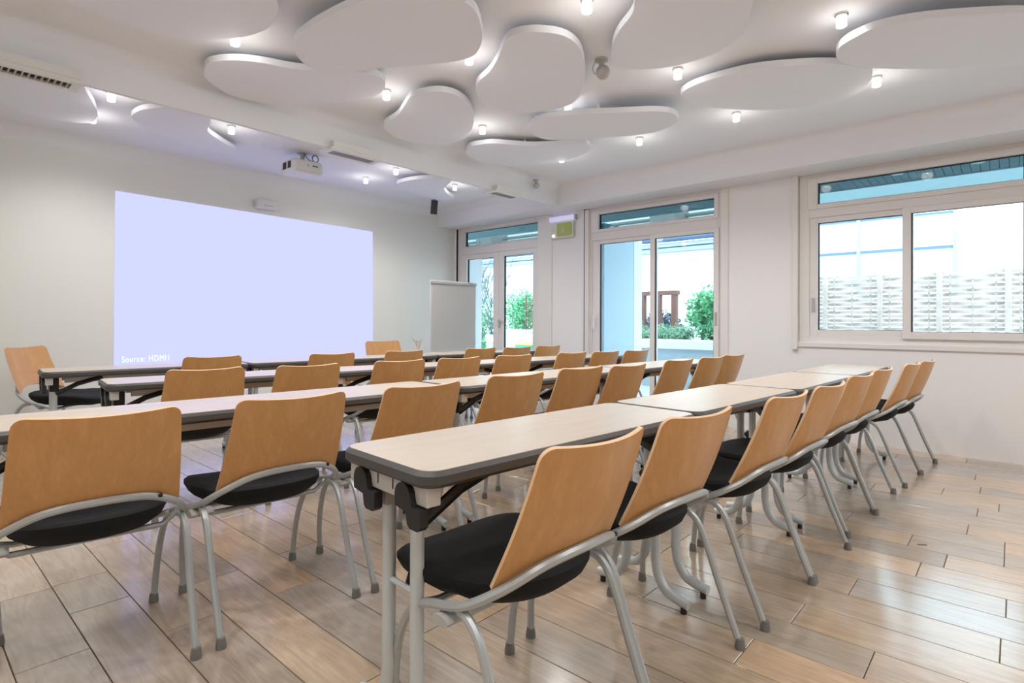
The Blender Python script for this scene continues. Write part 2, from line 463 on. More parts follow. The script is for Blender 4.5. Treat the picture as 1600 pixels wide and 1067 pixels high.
# door_2: sliding glazed door
d2 = struct(empty('door_2', (XW, 3.2, 0)), 'wide sliding glass door between two white wall piers', 'door')
bm = bmesh.new(); rect_frame(bm, x0, x1, 2.32, 4.05, 0.0, ZS, 0.10, 0.05, 0.045, 0.05)
box(bm, x0, x1, 2.37, 3.95, 2.10, 2.215, .003)
addp(d2, 'frame', bm, M['frame'])
addp(d2, 'gap_shadow_strip', B(5.895, 5.94, 4.045, 4.056, 0, ZS), M['gasket_gap'])  # painted gap shadow, a black strip along the jamb
addp(d2, 'side_track', B(5.885, 5.93, 3.985, 4.04, 0, ZS - .01, .004), M['frame'])
bm = bmesh.new(); rect_frame(bm, x0 - .012, x1 - .01, 2.355, 3.96, 2.20, 2.47, 0.105, 0.045, 0.05, 0.035)
addp(d2, 'transom_frame', bm, M['frame'])
addpane(d2, 2.40, 3.855, 2.236, 2.42, 5.95, M['glassT'])
bm = bmesh.new(); rect_frame(bm, x0 + .012, x1 - .01, 3.08, 3.95, 0.05, 2.10, 0.10, 0.05, 0.045, 0.045)
addp(d2, 'fixed_leaf', bm, M['frame']); addpane(d2, 3.13, 3.85, 0.095, 2.055, 5.955, M['glass'])
bm = bmesh.new(); rect_frame(bm, x0 - .02, x0 + .012, 2.345, 3.145, 0.05, 2.10, 0.062, 0.055, 0.05, 0.045)
addp(d2, 'sliding_leaf', bm, M['frame']); addpane(d2, 2.40, 3.083, 0.095, 2.05, 5.912, M['glass'])
addp(d2, 'handle', B(5.885, 5.91, 3.90, 3.925, 1.0, 1.17, .004), M['white'])
bm = bmesh.new(); box(bm, 5.892, 5.902, 2.362, 2.385, 1.06, 1.2, .002)
addp(d2, 'pull', bm, M['greyp'])

# window_1: long sliding window with a high transom
w1 = struct(empty('window_1', (XW, 0.7, 0.9)), 'long sliding window with a narrow transom, looking on a woven fence', 'window')
bm = bmesh.new(); rect_frame(bm, x0, x1, -0.135, 1.565, 0.895, ZS, 0.09, 0.03, 0.05, 0.07)
box(bm, x0, x1, -0.105, 1.475, 2.09, 2.20, .003)
addp(w1, 'frame', bm, M['frame'])
addp(w1, 'sill_trim', B(5.885, 5.925, -0.13, 1.57, 0.862, 0.905, .003), M['frame'])
bm = bmesh.new(); rect_frame(bm, x0 - .012, x1 - .01, -0.11, 1.49, 2.17, 2.475, 0.085, 0.06, 0.06, 0.045)
addp(w1, 'transom_frame', bm, M['frame'])
addpane(w1, -0.046, 1.405, 2.22, 2.413, 5.95, M['glassT'])
bm = bmesh.new(); rect_frame(bm, x0 + .01, x1 - .01, 0.66, 1.475, 0.965, 2.09, 0.07, 0.05, 0.05, 0.06)
addp(w1, 'fixed_sash', bm, M['frame']); addpane(w1, 0.71, 1.405, 1.027, 2.038, 5.955, M['glass'])
bm = bmesh.new(); rect_frame(bm, x0 - .02, x0 + .010, -0.10, 0.735, 0.955, 2.09, 0.062, 0.055, 0.05, 0.062)
addp(w1, 'sliding_sash', bm, M['frame']); addpane(w1, -0.045, 0.672, 1.018, 2.04, 5.912, M['glass'])
addp(w1, 'pull', B(5.905, 5.925, 1.43, 1.45, 1.20, 1.33, .003), M['greyp'])
w2 = struct(empty('fill_window', (XW, -1.7, 0.9)), 'added unseen window behind the viewpoint, for fill daylight', 'window')  # added out of view to brighten chair backs and ceiling
bm = bmesh.new(); rect_frame(bm, x0, x1, -2.70, -0.75, 0.895, ZS, 0.09, 0.06, 0.05, 0.07)
box(bm, x0, x1, -2.65, -0.83, 2.09, 2.20, .003)
addp(w2, 'frame', bm, M['frame'])
addpane(w2, -2.64, -0.84, 0.965, 2.09, 5.95, M['glass'])
addpane(w2, -2.64, -0.84, 2.20, 2.45, 5.95, M['glassT'])
for ya, yb, z0, z1, lb, n_ in ((1.568, 1.612, 0.835, ZS, 'white vertical trim strip at the left of the long window', 4), (2.24, 2.318, 0, ZS, 'white boxed trim to the right of the sliding door', 5), (4.56, 4.80, 0, ZS, 'white boxed casing between the corner doors and the pier', 6)):
    xx = 5.865 if n_ == 4 else 5.885
    struct(link('trim_%d' % n_, B(xx, 5.925, ya, yb, z0, z1, .004), M['trimw']), lb, 'trim')

# ------------------------------------------------------------ floating acoustic ceiling panels
PAN = {
 1: (2.65, [(1.343, 3.8), (1.319, 3.681), (1.356, 3.574), (1.439, 3.474), (1.548, 3.406), (1.669, 3.359), (1.782, 3.284), (1.987, 3.09), (2.08, 3.04), (2.171, 3.065), (2.246, 3.163), (2.278, 3.289), (2.248, 3.478), (2.135, 3.714), (1.97, 3.96), (1.81, 4.04), (1.629, 4.07), (1.493, 4.0), (1.388, 3.904)], 'elongated floating ceiling panel overlapped by the largest panel, near the cross beam'),
 2: (2.58, [(1.484, 2.915), (1.456, 2.841), (1.448, 2.751), (1.449, 2.617), (1.462, 2.46), (1.488, 2.281), (1.514, 2.142), (1.589, 1.961), (1.696, 1.891), (1.808, 1.917), (1.902, 1.94), (2.01, 2.013), (2.106, 2.099), (2.182, 2.204), (2.214, 2.303), (2.173, 2.446), (2.053, 2.646), (1.954, 2.81), (1.893, 2.945), (1.822, 3.039), (1.722, 3.114), (1.619, 3.08), (1.545, 3.011)], 'large rounded floating panel cut by the top edge, overlapping the elongated one'),
 3: (2.65, [(1.292, 2.716), (1.335, 2.798), (1.362, 2.906), (1.368, 3.028), (1.324, 3.182), (1.218, 3.346), (1.066, 3.476), (0.866, 3.52), (0.722, 3.497), (0.588, 3.476), (0.574, 3.257), (0.71, 2.892), (0.932, 2.639), (1.161, 2.588)], 'floating ceiling panel in the upper left corner of the picture'),
 4: (2.65, [(2.688, 3.791), (2.646, 3.706), (2.604, 3.502), (2.509, 3.284), (2.45, 3.142), (2.467, 3.038), (2.524, 2.924), (2.646, 2.883), (2.81, 2.939), (3.012, 3.094), (3.214, 3.323), (3.321, 3.52), (3.339, 3.711), (3.286, 3.828), (3.151, 3.929), (2.954, 3.943), (2.791, 3.882)], 'small bean shaped floating panel in the middle of the ceiling'),
 5: (2.65, [(2.628, 2.677), (2.583, 2.608), (2.526, 2.459), (2.435, 2.302), (2.324, 2.148), (2.291, 2.066), (2.313, 1.979), (2.363, 1.912), (2.453, 1.851), (2.558, 1.837), (2.693, 1.874), (2.89, 1.987), (3.097, 2.139), (3.246, 2.296), (3.301, 2.43), (3.267, 2.64), (3.18, 2.779), (3.029, 2.875), (2.845, 2.845), (2.702, 2.752)], 'pear shaped floating panel at the centre top, right of the small bean'),
 6: (2.65, [(3.566, 3.761), (3.501, 3.635), (3.518, 3.531), (3.566, 3.421), (3.703, 3.318), (3.842, 3.213), (3.939, 3.073), (4.039, 2.902), (4.12, 2.809), (4.229, 2.849), (4.33, 2.97), (4.40, 3.15), (4.38, 3.40), (4.31, 3.62), (4.16, 3.82), (3.936, 3.905), (3.696, 3.855)], 'wide floating panel nearest the end of the cross beam'),
 7: (2.58, [(3.32, 2.797), (3.241, 2.656), (3.271, 2.482), (3.366, 2.296), (3.507, 2.097), (3.63, 1.917), (3.753, 1.831), (3.903, 1.854), (4.0, 1.96), (4.04, 2.12), (3.98, 2.33), (3.85, 2.56), (3.67, 2.837), (3.522, 2.885), (3.406, 2.855)], 'oval floating panel overlapping the wide one by the cross beam'),
 8: (2.65, [(2.406, 1.364), (2.52, 1.446), (2.637, 1.599), (2.751, 1.705), (2.883, 1.79), (3.0, 1.822), (3.13, 1.72), (3.22, 1.54), (3.22, 1.301), (3.111, 1.11), (2.911, 1.001), (2.688, 0.924), (2.409, 1.026), (2.302, 1.218)], 'floating panel at the top edge, right of the motion detector'),
 9: (2.65, [(3.669, 1.725), (3.595, 1.662), (3.553, 1.555), (3.549, 1.385), (3.579, 1.199), (3.678, 1.006), (3.786, 0.857), (3.929, 0.732), (4.058, 0.677), (4.218, 0.69), (4.42, 0.80), (4.48, 0.98), (4.42, 1.20), (4.28, 1.42), (4.08, 1.60), (3.86, 1.72)], 'long oval floating panel toward the windows'),
 10: (2.58, [(3.57, 0.753), (3.448, 0.712), (3.377, 0.627), (3.346, 0.517), (3.389, 0.358), (3.506, 0.163), (3.651, -0.028), (3.867, -0.215), (4.139, -0.322), (4.334, -0.289), (4.403, -0.141), (4.319, 0.077), (4.082, 0.385), (3.877, 0.608), (3.71, 0.724)], 'floating panel in the upper right corner of the picture'),
}
S = 0.94
PAN[11] = (2.66, [(x * S, y * S) for x, y in [(0.434, 5.512), (0.30, 5.1), (0.40, 4.80), (0.719, 4.80), (0.92, 4.90), (1.0, 5.10), (1.105, 5.371), (1.179, 5.642), (1.175, 5.875), (1.024, 6.003), (0.817, 6.015), (0.647, 5.898), (0.491, 5.791)]], 'floating panel beyond the cross beam at far left, under the long vent')
PAN[12] = (2.66, [(x * S, y * S) for x, y in [(1.364, 5.429), (1.373, 5.22), (1.457, 5.04), (1.56, 4.90), (1.70, 4.88), (1.84, 5.05), (1.921, 5.334), (2.103, 5.528), (2.344, 5.763), (2.30, 5.93), (2.053, 5.96), (1.795, 5.828), (1.568, 5.665), (1.425, 5.541)]], 'floating panel beyond the cross beam, left of the projector')
PAN[13] = (2.66, [(x * S, y * S) for x, y in [(4.193, 5.643), (4.166, 5.481), (4.209, 5.24), (4.307, 5.08), (4.43, 4.98), (4.55, 5.06), (4.715, 5.36), (4.948, 5.555), (5.179, 5.697), (5.152, 5.915), (4.879, 5.928), (4.528, 5.823), (4.32, 5.747)]], 'small floating panel beyond the cross beam, beside the dark loudspeaker')
for k, (z, pts, lb) in PAN.items():
    z2 = {2.65: 2.672, 2.58: 2.625, 2.66: 2.672}[z]; q = (z2 - H) / (z - H); pts = [(x * q, y * q) for x, y in pts]; z = z2
    cx = sum(p[0] for p in pts) / len(pts); cy = sum(p[1] for p in pts) / len(pts)
    ol = [(v.x, v.y) for v in spline([(p[0] - cx, p[1] - cy, 0) for p in pts], 5, True)]
    root = empty('ceiling_panel', (cx, cy, z)); tag(root, lb, 'ceiling panel', 'floating ceiling panels')
    link('panel_board', prism(bmesh.new(), ol, 0, 0.042, 0.0025), M['panel'], root, True)
    for dx, dy in ((-.08, -.05), (.08, .05), (.06, -.06)):
        link('spacer', lathe(bmesh.new(), [(0.012, 0.042), (0.012, ZC - z)], 8, (dx, dy)), M['white'], root)

# ------------------------------------------------------------ ceiling downlights
def make_lamp():
    root = empty('ceiling_downlight')
    link('base', lathe(bmesh.new(), [(0, 0), (0.034, 0), (0.034, -0.008), (0.03, -0.012), (0, -0.012)], 20), M['chrome'], root, True)
    link('glass_cylinder', lathe(bmesh.new(), [(0.027, -0.012), (0.027, -0.066), (0.023, -0.068), (0.023, -0.012)], 20), M['lampglass'], root, True)
    link('bulb', lathe(bmesh.new(), [(0, -0.035), (0.012, -0.037), (0.021, -0.05), (0.021, -0.062), (0.012, -0.067), (0, -0.068)], 16), M['bulb'], root, True)
    return root
lamp0 = make_lamp(); first = True
ld = bpy.data.lights.new('lamp_light', 'SPOT'); ld.energy = LAMP_W; ld.color = (1.0, 0.985, 0.96); ld.spot_size = R(150); ld.spot_blend = 0.8; ld.shadow_soft_size = 0.03
ldh = bpy.data.lights.new('lamp_halo', 'POINT'); ldh.energy = LAMP_W * 0.05; ldh.color = (1.0, 0.96, 0.9); ldh.shadow_soft_size = 0.05
wallf = bpy.data.lights.new('front_lamp_light', 'SPOT'); wallf.energy = LAMP_W * 0.9; wallf.color = (1.0, 0.98, 0.92); wallf.spot_size = R(160); wallf.spot_blend = 0.7; wallf.shadow_soft_size = 0.03
ordn = ['first', 'second', 'third', 'fourth', 'fifth', 'sixth', 'seventh', 'eighth', 'ninth', 'tenth']
def place_lamp(x, y, zb, label, group, l1=ld):
    global first
    if first: r = lamp0; first = False
    else: r = dup(lamp0, (x, y, zb), 0)
    r.location = (x, y, zb); tag(r, label, 'ceiling light', group)
    a = bpy.data.objects.new('lamp_light', l1); C.objects.link(a); a.parent = r; a.location = (0, 0, -0.078)
    b = bpy.data.objects.new('lamp_halo', ldh); C.objects.link(b); b.parent = r; b.location = (0, 0, -0.095)
in_ = 'in the '
rows_l = [(0.705, [3.454, 4.483], in_ + 'nearest row of lights'), (1.66, [2.43, 3.484, 4.525], in_ + 'second row of lights'), (2.54, [2.432, 3.471, 4.562], in_ + 'third row of lights'), (3.40, [1.368, 2.43, 3.415, 4.543], in_ + 'light row just before the cross beam')]
for y, xs, d in rows_l:
    for i, x in enumerate(xs): place_lamp(x, y, ZC, 'glass downlight, %s from the left %s' % (ordn[i], d), 'ceiling downlights')
for i, (x, y, d) in enumerate([(1.12, 4.96, 'beyond the cross beam, right of the long vent'), (1.14, 5.61, 'nearest the front wall at far left'), (2.0, 5.03, 'beyond the beam, at the tip of the panel left of the projector'), (3.75, 5.64, 'nearest the front wall, right of the projector'), (3.74, 5.05, 'beyond the beam, left of the small floating panel'), (4.66, 5.11, 'beyond the beam, right of the small floating panel')]):
    place_lamp(x, y, ZC, 'glass downlight ' + d, 'ceiling downlights', wallf)
for y in (-0.3, -1.3, -2.2):  # extra unseen lamps, added as fill for chair backs and ceiling
    for x in (0.3, 2.43, 4.5): place_lamp(x, y, ZC, 'added unseen fill downlight behind the viewpoint, row %s position %s' % (ordn[[-.3, -1.3, -2.2].index(y)], ordn[[.3, 2.43, 4.5].index(x)]), 'downlights behind the viewpoint')
for x, y in ((0.3, 0.7), (0.3, 1.7), (-0.8, 3.4), (-0.8, 1.71), (0.3, 2.55)):
    place_lamp(x, y, ZC, 'glass downlight outside the left edge, %s light of that side' % ordn[[.7, 1.7, 3.4, 1.71, 2.55].index(y)], 'downlights behind the viewpoint')

# ------------------------------------------------------------ vents on the cross beam
def vent(x0, x1, y0, label, nslat):
    L = x1 - x0
    root = empty('ceiling_vent', ((x0 + x1) / 2, y0, ZS)); tag(root, label, 'air vent', 'air vents on the cross beam')
    W = 0.19
    bm = bmesh.new()
    rect = [(-L / 2, 0), (L / 2, 0), (L / 2, W), (-L / 2, W)]
    box(bm, -L / 2, L / 2, 0, 0.05, -0.022, 0, .003); box(bm, -L / 2, L / 2, W - 0.04, W, -0.022, 0, .003)
    box(bm, -L / 2, -L / 2 + 0.05, 0.05, W - 0.04, -0.022, 0, .003); box(bm, L / 2 - 0.05, L / 2, 0.05, W - 0.04, -0.022, 0, .003)
    link('vent_frame', bm, M['white'], root)
    link('vent_box', B(-L / 2 + .02, L / 2 - .02, 0.0, W - .01, 0.0, 0.05), M['white'], root)
    link('vent_backing', B(-L / 2 + .05, L / 2 - .05, 0.05, W - .04, -0.006, -0.001), M['gasket_gap'], root)
    n = nslat
    me = None
    for i in range(n):
        x = -L / 2 + 0.05 + (L - 0.1) * (i + 0.5) / n
        if me is None:
            s = link('slat', B(-0.0035, 0.0035, 0.05, W - .04, -0.020, -0.006), M['vent_slat'], root); me = s.data
        else:
            s = bpy.data.objects.new('slat', me); C.objects.link(s); s.parent = root
        s.location = (x, 0, 0)
vent(-0.30, 0.80, 4.13, 'long white slotted vent under the beam at far left', 34)
vent(2.42, 2.92, 4.13, 'white slotted vent under the beam beside the projector', 24)
vent(4.36, 4.80, 4.13, 'white slotted vent under the beam nearest the windows', 20)

# ------------------------------------------------------------ projector and devices
pr = empty('projector', (2.80, 5.32, 2.62)); tag(pr, 'white ceiling projector with a black cable loop above it', 'projector')
link('body', prism(bmesh.new(), rrect(-0.165, 0.165, -0.145, 0.14, 0.045), -0.080, 0.045, 0.022), M['white'], pr, True)
link('lens', lathe(bmesh.new(), [(0, 0), (0.03, 0), (0.032, -0.008), (0, -0.008)], 16), M['chrome'], pr).matrix_local = Matrix.Translation((0.06, 0.138, -0.015)) @ Matrix.Rotation(R(90), 4, 'X')
for i, (xx, z0, z1) in enumerate(((-0.1515, -0.03, 0.03),)):
    link('side_grille', B(-0.168, -0.163, -0.09, -0.03, -0.048, 0.018), M['grille'], pr)
    link('side_grille', B(-0.168, -0.163, 0.0, 0.07, -0.048, 0.018), M['grille'], pr)
link('badge', B(0.03, 0.085, -0.1475, -0.143, -0.012, -0.002), M['grille'], pr)
link('status_mark', B(-0.02, -0.01, -0.1475, -0.143, -0.02, 0.005), M['greyp'], pr)
bm = bmesh.new(); lathe(bm, [(0.022, 0.045), (0.022, 0.13), (0.05, 0.132), (0.05, ZC - 2.62)], 14)
link('ceiling_mount', bm, M['greyp'], pr, True)
bm = bmesh.new()
for a in (30, 150, 270):
    tube(bm, [(0, 0, 0.075), (0.10 * math.cos(R(a)), 0.08 * math.sin(R(a)), 0.05)], 0.008, 6)
link('mount_arm', bm, M['blackp'], pr)
link('cable', tube(bmesh.new(), spline([(0.0, -0.03, 0.138), (0.03, -0.05, 0.08), (0.09, -0.08, 0.055), (0.135, -0.06, 0.08), (0.14, -0.05, 0.115), (0.11, -0.05, 0.135), (0.08, -0.05, 0.11), (0.085, -0.06, 0.07), (0.13, -0.07, 0.047)], 6), 0.0045, 6), M['blackp'], pr, True)

def pir(loc, label, a=0.0, s=1.0):
    root = empty('motion_detector', loc, a); tag(root, label, 'motion detector', 'ceiling motion detectors'); root.scale = (s,) * 3
    link('base', lathe(bmesh.new(), [(0, 0), (0.042, 0), (0.042, -0.01), (0.03, -0.016), (0, -0.016)], 20), M['greyp'], root, True)
    link('arm', tube(bmesh.new(), [(0, 0, -0.014), (0, 0, -0.05)], 0.018, 10), M['greyp'], root, True)
    bm = bmesh.new(); bmesh.ops.create_uvsphere(bm, u_segments=18, v_segments=12, radius=0.045)
    h = link('head', bm, M['greyp'], root, True); h.location = (0.008, -0.008, -0.085)
    link('cable', tube(bmesh.new(), spline([(-0.035, 0, -0.008), (-0.055, 0, -0.05), (-0.045, 0, -0.09), (-0.01, 0, -0.085)], 5), 0.003, 6), M['greyp'], root, True)
pir((3.05, 1.97, ZC), 'round grey motion detector on the ceiling by the pear shaped panel', -YAW)
pir((4.99, 4.10, ZC - 0.045), 'small round motion detector by the beam junction above the windows', -YAW, 0.8)

dv = empty('wall_sensor', (2.95, YF, 2.42)); tag(dv, 'small pale grey sensor box on the front wall above the projected image', 'sensor')
link('body', prism(bmesh.new(), rrect(-0.125, 0.125, -0.09, 0, 0.015), -0.05, 0.05, 0.008), M['white'], dv, True)
link('slot', B(-0.05, 0.06, -0.0915, -0.088, -0.026, -0.018), M['vent_slat'], dv)

sp = empty('wall_speaker', (5.04, 5.94, 2.65), R(-40)); tag(sp, 'small dark grey loudspeaker hung in the corner beside the front wall', 'speaker')
sp.rotation_euler = (R(0), R(4), R(-40))
link('cabinet', B(-0.045, 0.045, -0.04, 0.05, -0.09, 0.09, .008), M['blackp'], sp)
link('grille', B(-0.04, 0.04, -0.046, -0.038, -0.085, 0.085, .003), M['speaker'], sp)
link('bracket', tube(bmesh.new(), [(0, 0.0, 0.085), (0, 0.0, 0.112)], 0.012, 8), M['greyp'], sp)

# exit sign with emergency light on the pier
ex = empty('exit_sign', (5.885, 4.36, 2.36)); tag(ex, 'green exit sign under an emergency light bar on the pier', 'exit sign')
link('light_bar', B(-0.055, 0.0, -0.19, 0.21, 0.03, 0.095, .01), M['lav'], ex)
link('bar_end', B(-0.05, -0.002, -0.215, -0.19, 0.03, 0.095, .006), M['greyp'], ex)
link('clear_plate', B(-0.02, -0.008, -0.16, 0.19, -0.185, 0.03, .004), M['sign_plate'], ex)
link('green_plate', prism(bmesh.new(), rrect(-0.085, 0.085, -0.12, 0.12, 0.02), 0, 0.004), M['green_sign'], ex).matrix_local = Matrix.Translation((-0.0205, -0.02, -0.075)) @ Matrix.Rotation(R(-90), 4, 'Y')
bm = bmesh.new()   # running figure and arrow, flat print
def yzpoly(bm, pts, x=-0.0255):
    bm.faces.new([bm.verts.new((x, y, z)) for y, z in pts])
yzpoly(bm, [(-0.012, -0.055), (0.002, -0.055), (0.016, -0.085), (0.004, -0.09)])
yzpoly(bm, [(0.004, -0.088), (0.016, -0.085), (0.03, -0.11), (0.022, -0.115)])
yzpoly(bm, [(-0.004, -0.088), (0.008, -0.09), (-0.012, -0.12), (-0.02, -0.115)])
yzpoly(bm, [(-0.012, -0.04), (-0.002, -0.036), (0.0, -0.046), (-0.01, -0.05)])
link('pictogram', bm, M['sign_plate'], ex)
bm = bmesh.new(); bmesh.ops.create_uvsphere(bm, u_segments=12, v_segments=8, radius=0.022)
link('lamp_bulb', bm, M['lampglass'], ex, True).location = (-0.03, 0.15, -0.15)

# ------------------------------------------------------------ projected image (glowing sheet on the wall in place of the projector's beam)
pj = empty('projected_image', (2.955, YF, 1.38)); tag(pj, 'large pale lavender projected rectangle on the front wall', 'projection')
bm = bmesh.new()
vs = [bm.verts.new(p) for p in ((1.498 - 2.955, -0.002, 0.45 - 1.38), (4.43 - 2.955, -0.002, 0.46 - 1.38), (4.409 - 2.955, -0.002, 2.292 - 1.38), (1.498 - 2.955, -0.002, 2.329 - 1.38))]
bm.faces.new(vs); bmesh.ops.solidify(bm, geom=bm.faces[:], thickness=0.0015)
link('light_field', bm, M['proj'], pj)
def text_obj(name, s, size, m, parent, loc, width=None):
    cu = bpy.data.curves.new(name, 'FONT'); cu.body = s; cu.size = size; cu.extrude = 0.0004; cu.space_character = 1.12
    t = bpy.data.objects.new(name, cu); C.objects.link(t)
    bpy.context.view_layer.update()
    me = bpy.data.meshes.new_from_object(t.evaluated_get(bpy.context.evaluated_depsgraph_get()))
    bpy.data.objects.remove(t)
    me.materials.append(m)
    w = max(v.co.x for v in me.vertices)
    o = bpy.data.objects.new(name, me); C.objects.link(o); o.parent = parent
    o.location = loc; o.rotation_euler = (R(90), 0, 0)
    if width: o.scale = (width / w, 1, 1)
    return o
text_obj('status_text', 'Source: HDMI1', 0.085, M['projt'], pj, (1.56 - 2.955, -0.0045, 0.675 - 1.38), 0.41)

# ------------------------------------------------------------ chairs
def make_chair():
    root = empty('conference_chair')
    # back panel
    bm = bmesh.new(); NU, NV = 18, 16; th = 0.0055
    front, backv = [], []
    def pos(u, v):
        hw = 0.224 + (0.201 - 0.224) * v
        rt = 0.030
        zt = v * 0.345
        dt = (1 - v) * 0.345
        if dt < rt: hw = hw - rt + math.sqrt(max(0, rt * rt - (rt - dt) ** 2))
        x = u * hw
        zb = 0.530 - 0.045 * (abs(x) / 0.224) ** 2
        zt_ = 0.808 + 0.008 * u * u
        z = zb + (zt_ - zb) * v
        s = (z - 0.47) / 0.344
        y = -0.212 - 0.130 * s - 0.010 * math.sin(math.pi * s) + 0.040 * (x / 0.2) ** 2
        return Vector((x, y, z))
    vv = [0, .08, .2, .32, .44, .56, .68, .78, .86, .91, .945, .97, .985, .995, 1.0]
    NV = len(vv) - 1
    grid = [[pos(-1 + 2 * i / NU, v) for i in range(NU + 1)] for v in vv]
    F_, K_ = [], []
    for j in range(NV + 1):
        rf_, rk = [], []
        for i in range(NU + 1):
            du = grid[j][min(i + 1, NU)] - grid[j][max(i - 1, 0)]; dv_ = grid[min(j + 1, NV)][i] - grid[max(j - 1, 0)][i]
            nn = du.cross(dv_).normalized()
            if nn.length < 0.5: nn = Vector((0, -1, 0.2)).normalized()
            rf_.append(bm.verts.new(grid[j][i] + nn * th)); rk.append(bm.verts.new(grid[j][i] - nn * th))
        F_.append(rf_); K_.append(rk)
    for j in range(NV):
        for i in range(NU):
            bm.faces.new((F_[j][i], F_[j][i + 1], F_[j + 1][i + 1], F_[j + 1][i])); bm.faces.new((K_[j][i], K_[j + 1][i], K_[j + 1][i + 1], K_[j][i + 1]))
    ef = []
    for i in range(NU):
        ef.append(bm.faces.new((F_[0][i], K_[0][i], K_[0][i + 1], F_[0][i + 1]))); ef.append(bm.faces.new((F_[NV][i], F_[NV][i + 1], K_[NV][i + 1], K_[NV][i])))
    for j in range(NV):
        ef.append(bm.faces.new((F_[j][0], F_[j + 1][0], K_[j + 1][0], K_[j][0]))); ef.append(bm.faces.new((F_[j][NU], K_[j][NU], K_[j + 1][NU], F_[j + 1][NU])))
    for f in ef: f.material_index = 1
    link('backrest', bm, [M['beech'], M['beech_edge']], root, True)
    # seat cushion
    bm = bmesh.new(); seg = 40
    def outl(s):
        out = []
        for k in range(seg):
            a = 2 * math.pi * k / seg; ca, sa = math.cos(a), math.sin(a)
            e = 2 / (3.1 if sa > 0 else 2.3)
            hx = 0.246 if sa > 0 else 0.222
            x = hx * math.copysign(abs(ca) ** e, ca); y = (0.245 if sa > 0 else 0.26) * math.copysign(abs(sa) ** e, sa)
            out.append((x * s, y * s))
        return out
    def top(x, y):
        return -0.014 * max(0, (y - 0.08) / 0.14) ** 2 + 0.016 * (x / 0.22) ** 2 + 0.02 * max(0, (-y - 0.05) / 0.17) ** 2
    lv = [(0.0, 0.452), (0.35, 0.452), (0.65, 0.455), (0.85, 0.457), (0.95, 0.454), (1.0, 0.443), (1.0, 0.430), (0.95, 0.408), (0.8, 0.386), (0.5, 0.376), (0.0, 0.374)]
    rings = []
    for s, z in lv:
        if s == 0: rings.append([bm.verts.new((0, 0.03, z))])
        else: rings.append([bm.verts.new((x, y + 0.04, z + top(x, y))) for x, y in outl(s)])
    for a, b in zip(rings, rings[1:]):
        for k in range(seg):
            k2 = (k + 1) % seg
            if len(a) == 1: bm.faces.new((a[0], b[k], b[k2]))
            elif len(b) == 1: bm.faces.new((a[k], b[0], a[k2]))
            else: bm.faces.new((a[k], b[k], b[k2], a[k2]))
    link('seat', bm, M['fabric'], root, True)
    # hoop: front legs running back round the backrest
    half = [(0.222, 0.205, 0.012), (0.230, 0.195, 0.15), (0.238, 0.155, 0.275), (0.246, 0.090, 0.360), (0.252, 0.010, 0.398), (0.254, -0.06, 0.416), (0.248, -0.125, 0.440), (0.210, -0.200, 0.487), (0.125, -0.248, 0.531)]
    pts = half + [(0, -0.265, 0.543)] + [(-x, y, z) for x, y, z in half[::-1]]
    link('hoop_frame', tube(bmesh.new(), spline(pts, 4), 0.0118, 8), M['silver'], root, True)
    for s in (-1, 1):
        pl = [(s * 0.244, -0.085, 0.412), (s * 0.249, -0.125, 0.405), (s * 0.2505, -0.158, 0.375), (s * 0.251, -0.185, 0.32), (s * 0.250, -0.235, 0.19), (s * 0.249, -0.31, 0.012)]
        link('rear_leg', tube(bmesh.new(), spline(pl, 5), 0.0118, 8), M['silver'], root, True)
        for fx, fy in ((s * 0.249, -0.311), (s * 0.222, 0.206)):
            link('foot_cap', lathe(bmesh.new(), [(0, 0), (0.017, 0.0), (0.017, 0.012), (0.0135, 0.035), (0, 0.036)], 10, (fx, fy)), M['foot'], root, True)
    bm = bmesh.new()
    tube(bm, [(-0.25, -0.05, 0.41), (-0.20, -0.05, 0.372), (0.20, -0.05, 0.372), (0.25, -0.05, 0.41)], 0.010, 8); tube(bm, [(-0.248, 0.05, 0.385), (-0.19, 0.06, 0.37), (0.19, 0.06, 0.37), (0.248, 0.05, 0.385)], 0.010, 8)
    link('under_bar', bm, M['silver'], root, True)
    bm = bmesh.new(); tube(bm, [(-0.275, -0.05, 0.385), (-0.20, -0.05, 0.385)], 0.03, 14, flat=0.45)
    link('row_link', bm, M['greyp'], root, True)
    link('hoop_plug', B(0.135, 0.165, -0.250, -0.222, 0.520, 0.531, .003), M['blackp'], root).rotation_euler = (0, 0, 0)
    return root
chair0 = make_chair(); used = False
def place_chair(x, y, rz, label, group, s=1.0):
    global used
    if not used: r = chair0; r.location = (x, y, 0); r.rotation_euler = (0, 0, rz); used = True
    else: r = dup(chair0, (x, y, 0), rz, s)
    tag(r, label, 'chair', group)
rowsC = {
 'A': ('nearest row', [(1.153, 1.043, -2.6), (1.703, 1.021, -6), (2.359, .957, -3.3), (2.878, .928, -3.3), (3.55, .925, -4.8), (4.093, .91, -3.6), (4.795, .844, -3.4), (5.268, .80, -4.3)]),
 'B': ('second row', [(.469, 2.30, -6), (1.025, 2.262, -3), (1.594, 2.22, -2.5), (2.25, 2.25, -4), (2.86, 2.26, -5), (3.25, 2.17, -3), (3.99, 2.17, -4), (4.50, 2.13, -4), (4.94, 2.12, -5)]),
 'C': ('third row', [(1.268, 3.72, -6), (1.809, 3.58, -5), (2.468, 3.52, -6), (2.976, 3.46, -5), (3.534, 3.4, -5), (4.204, 3.3, -4), (4.617, 3.2, -5), (5.058, 3.12, -5)]),
 'D': ('row closest to the projection', [(1.724, 4.86, -6), (2.581, 4.62, -4), (3.297, 4.56, -5), (4.198, 4.46, -4), (4.64, 4.34, -4), (5.21, 4.36, -4)]),
}
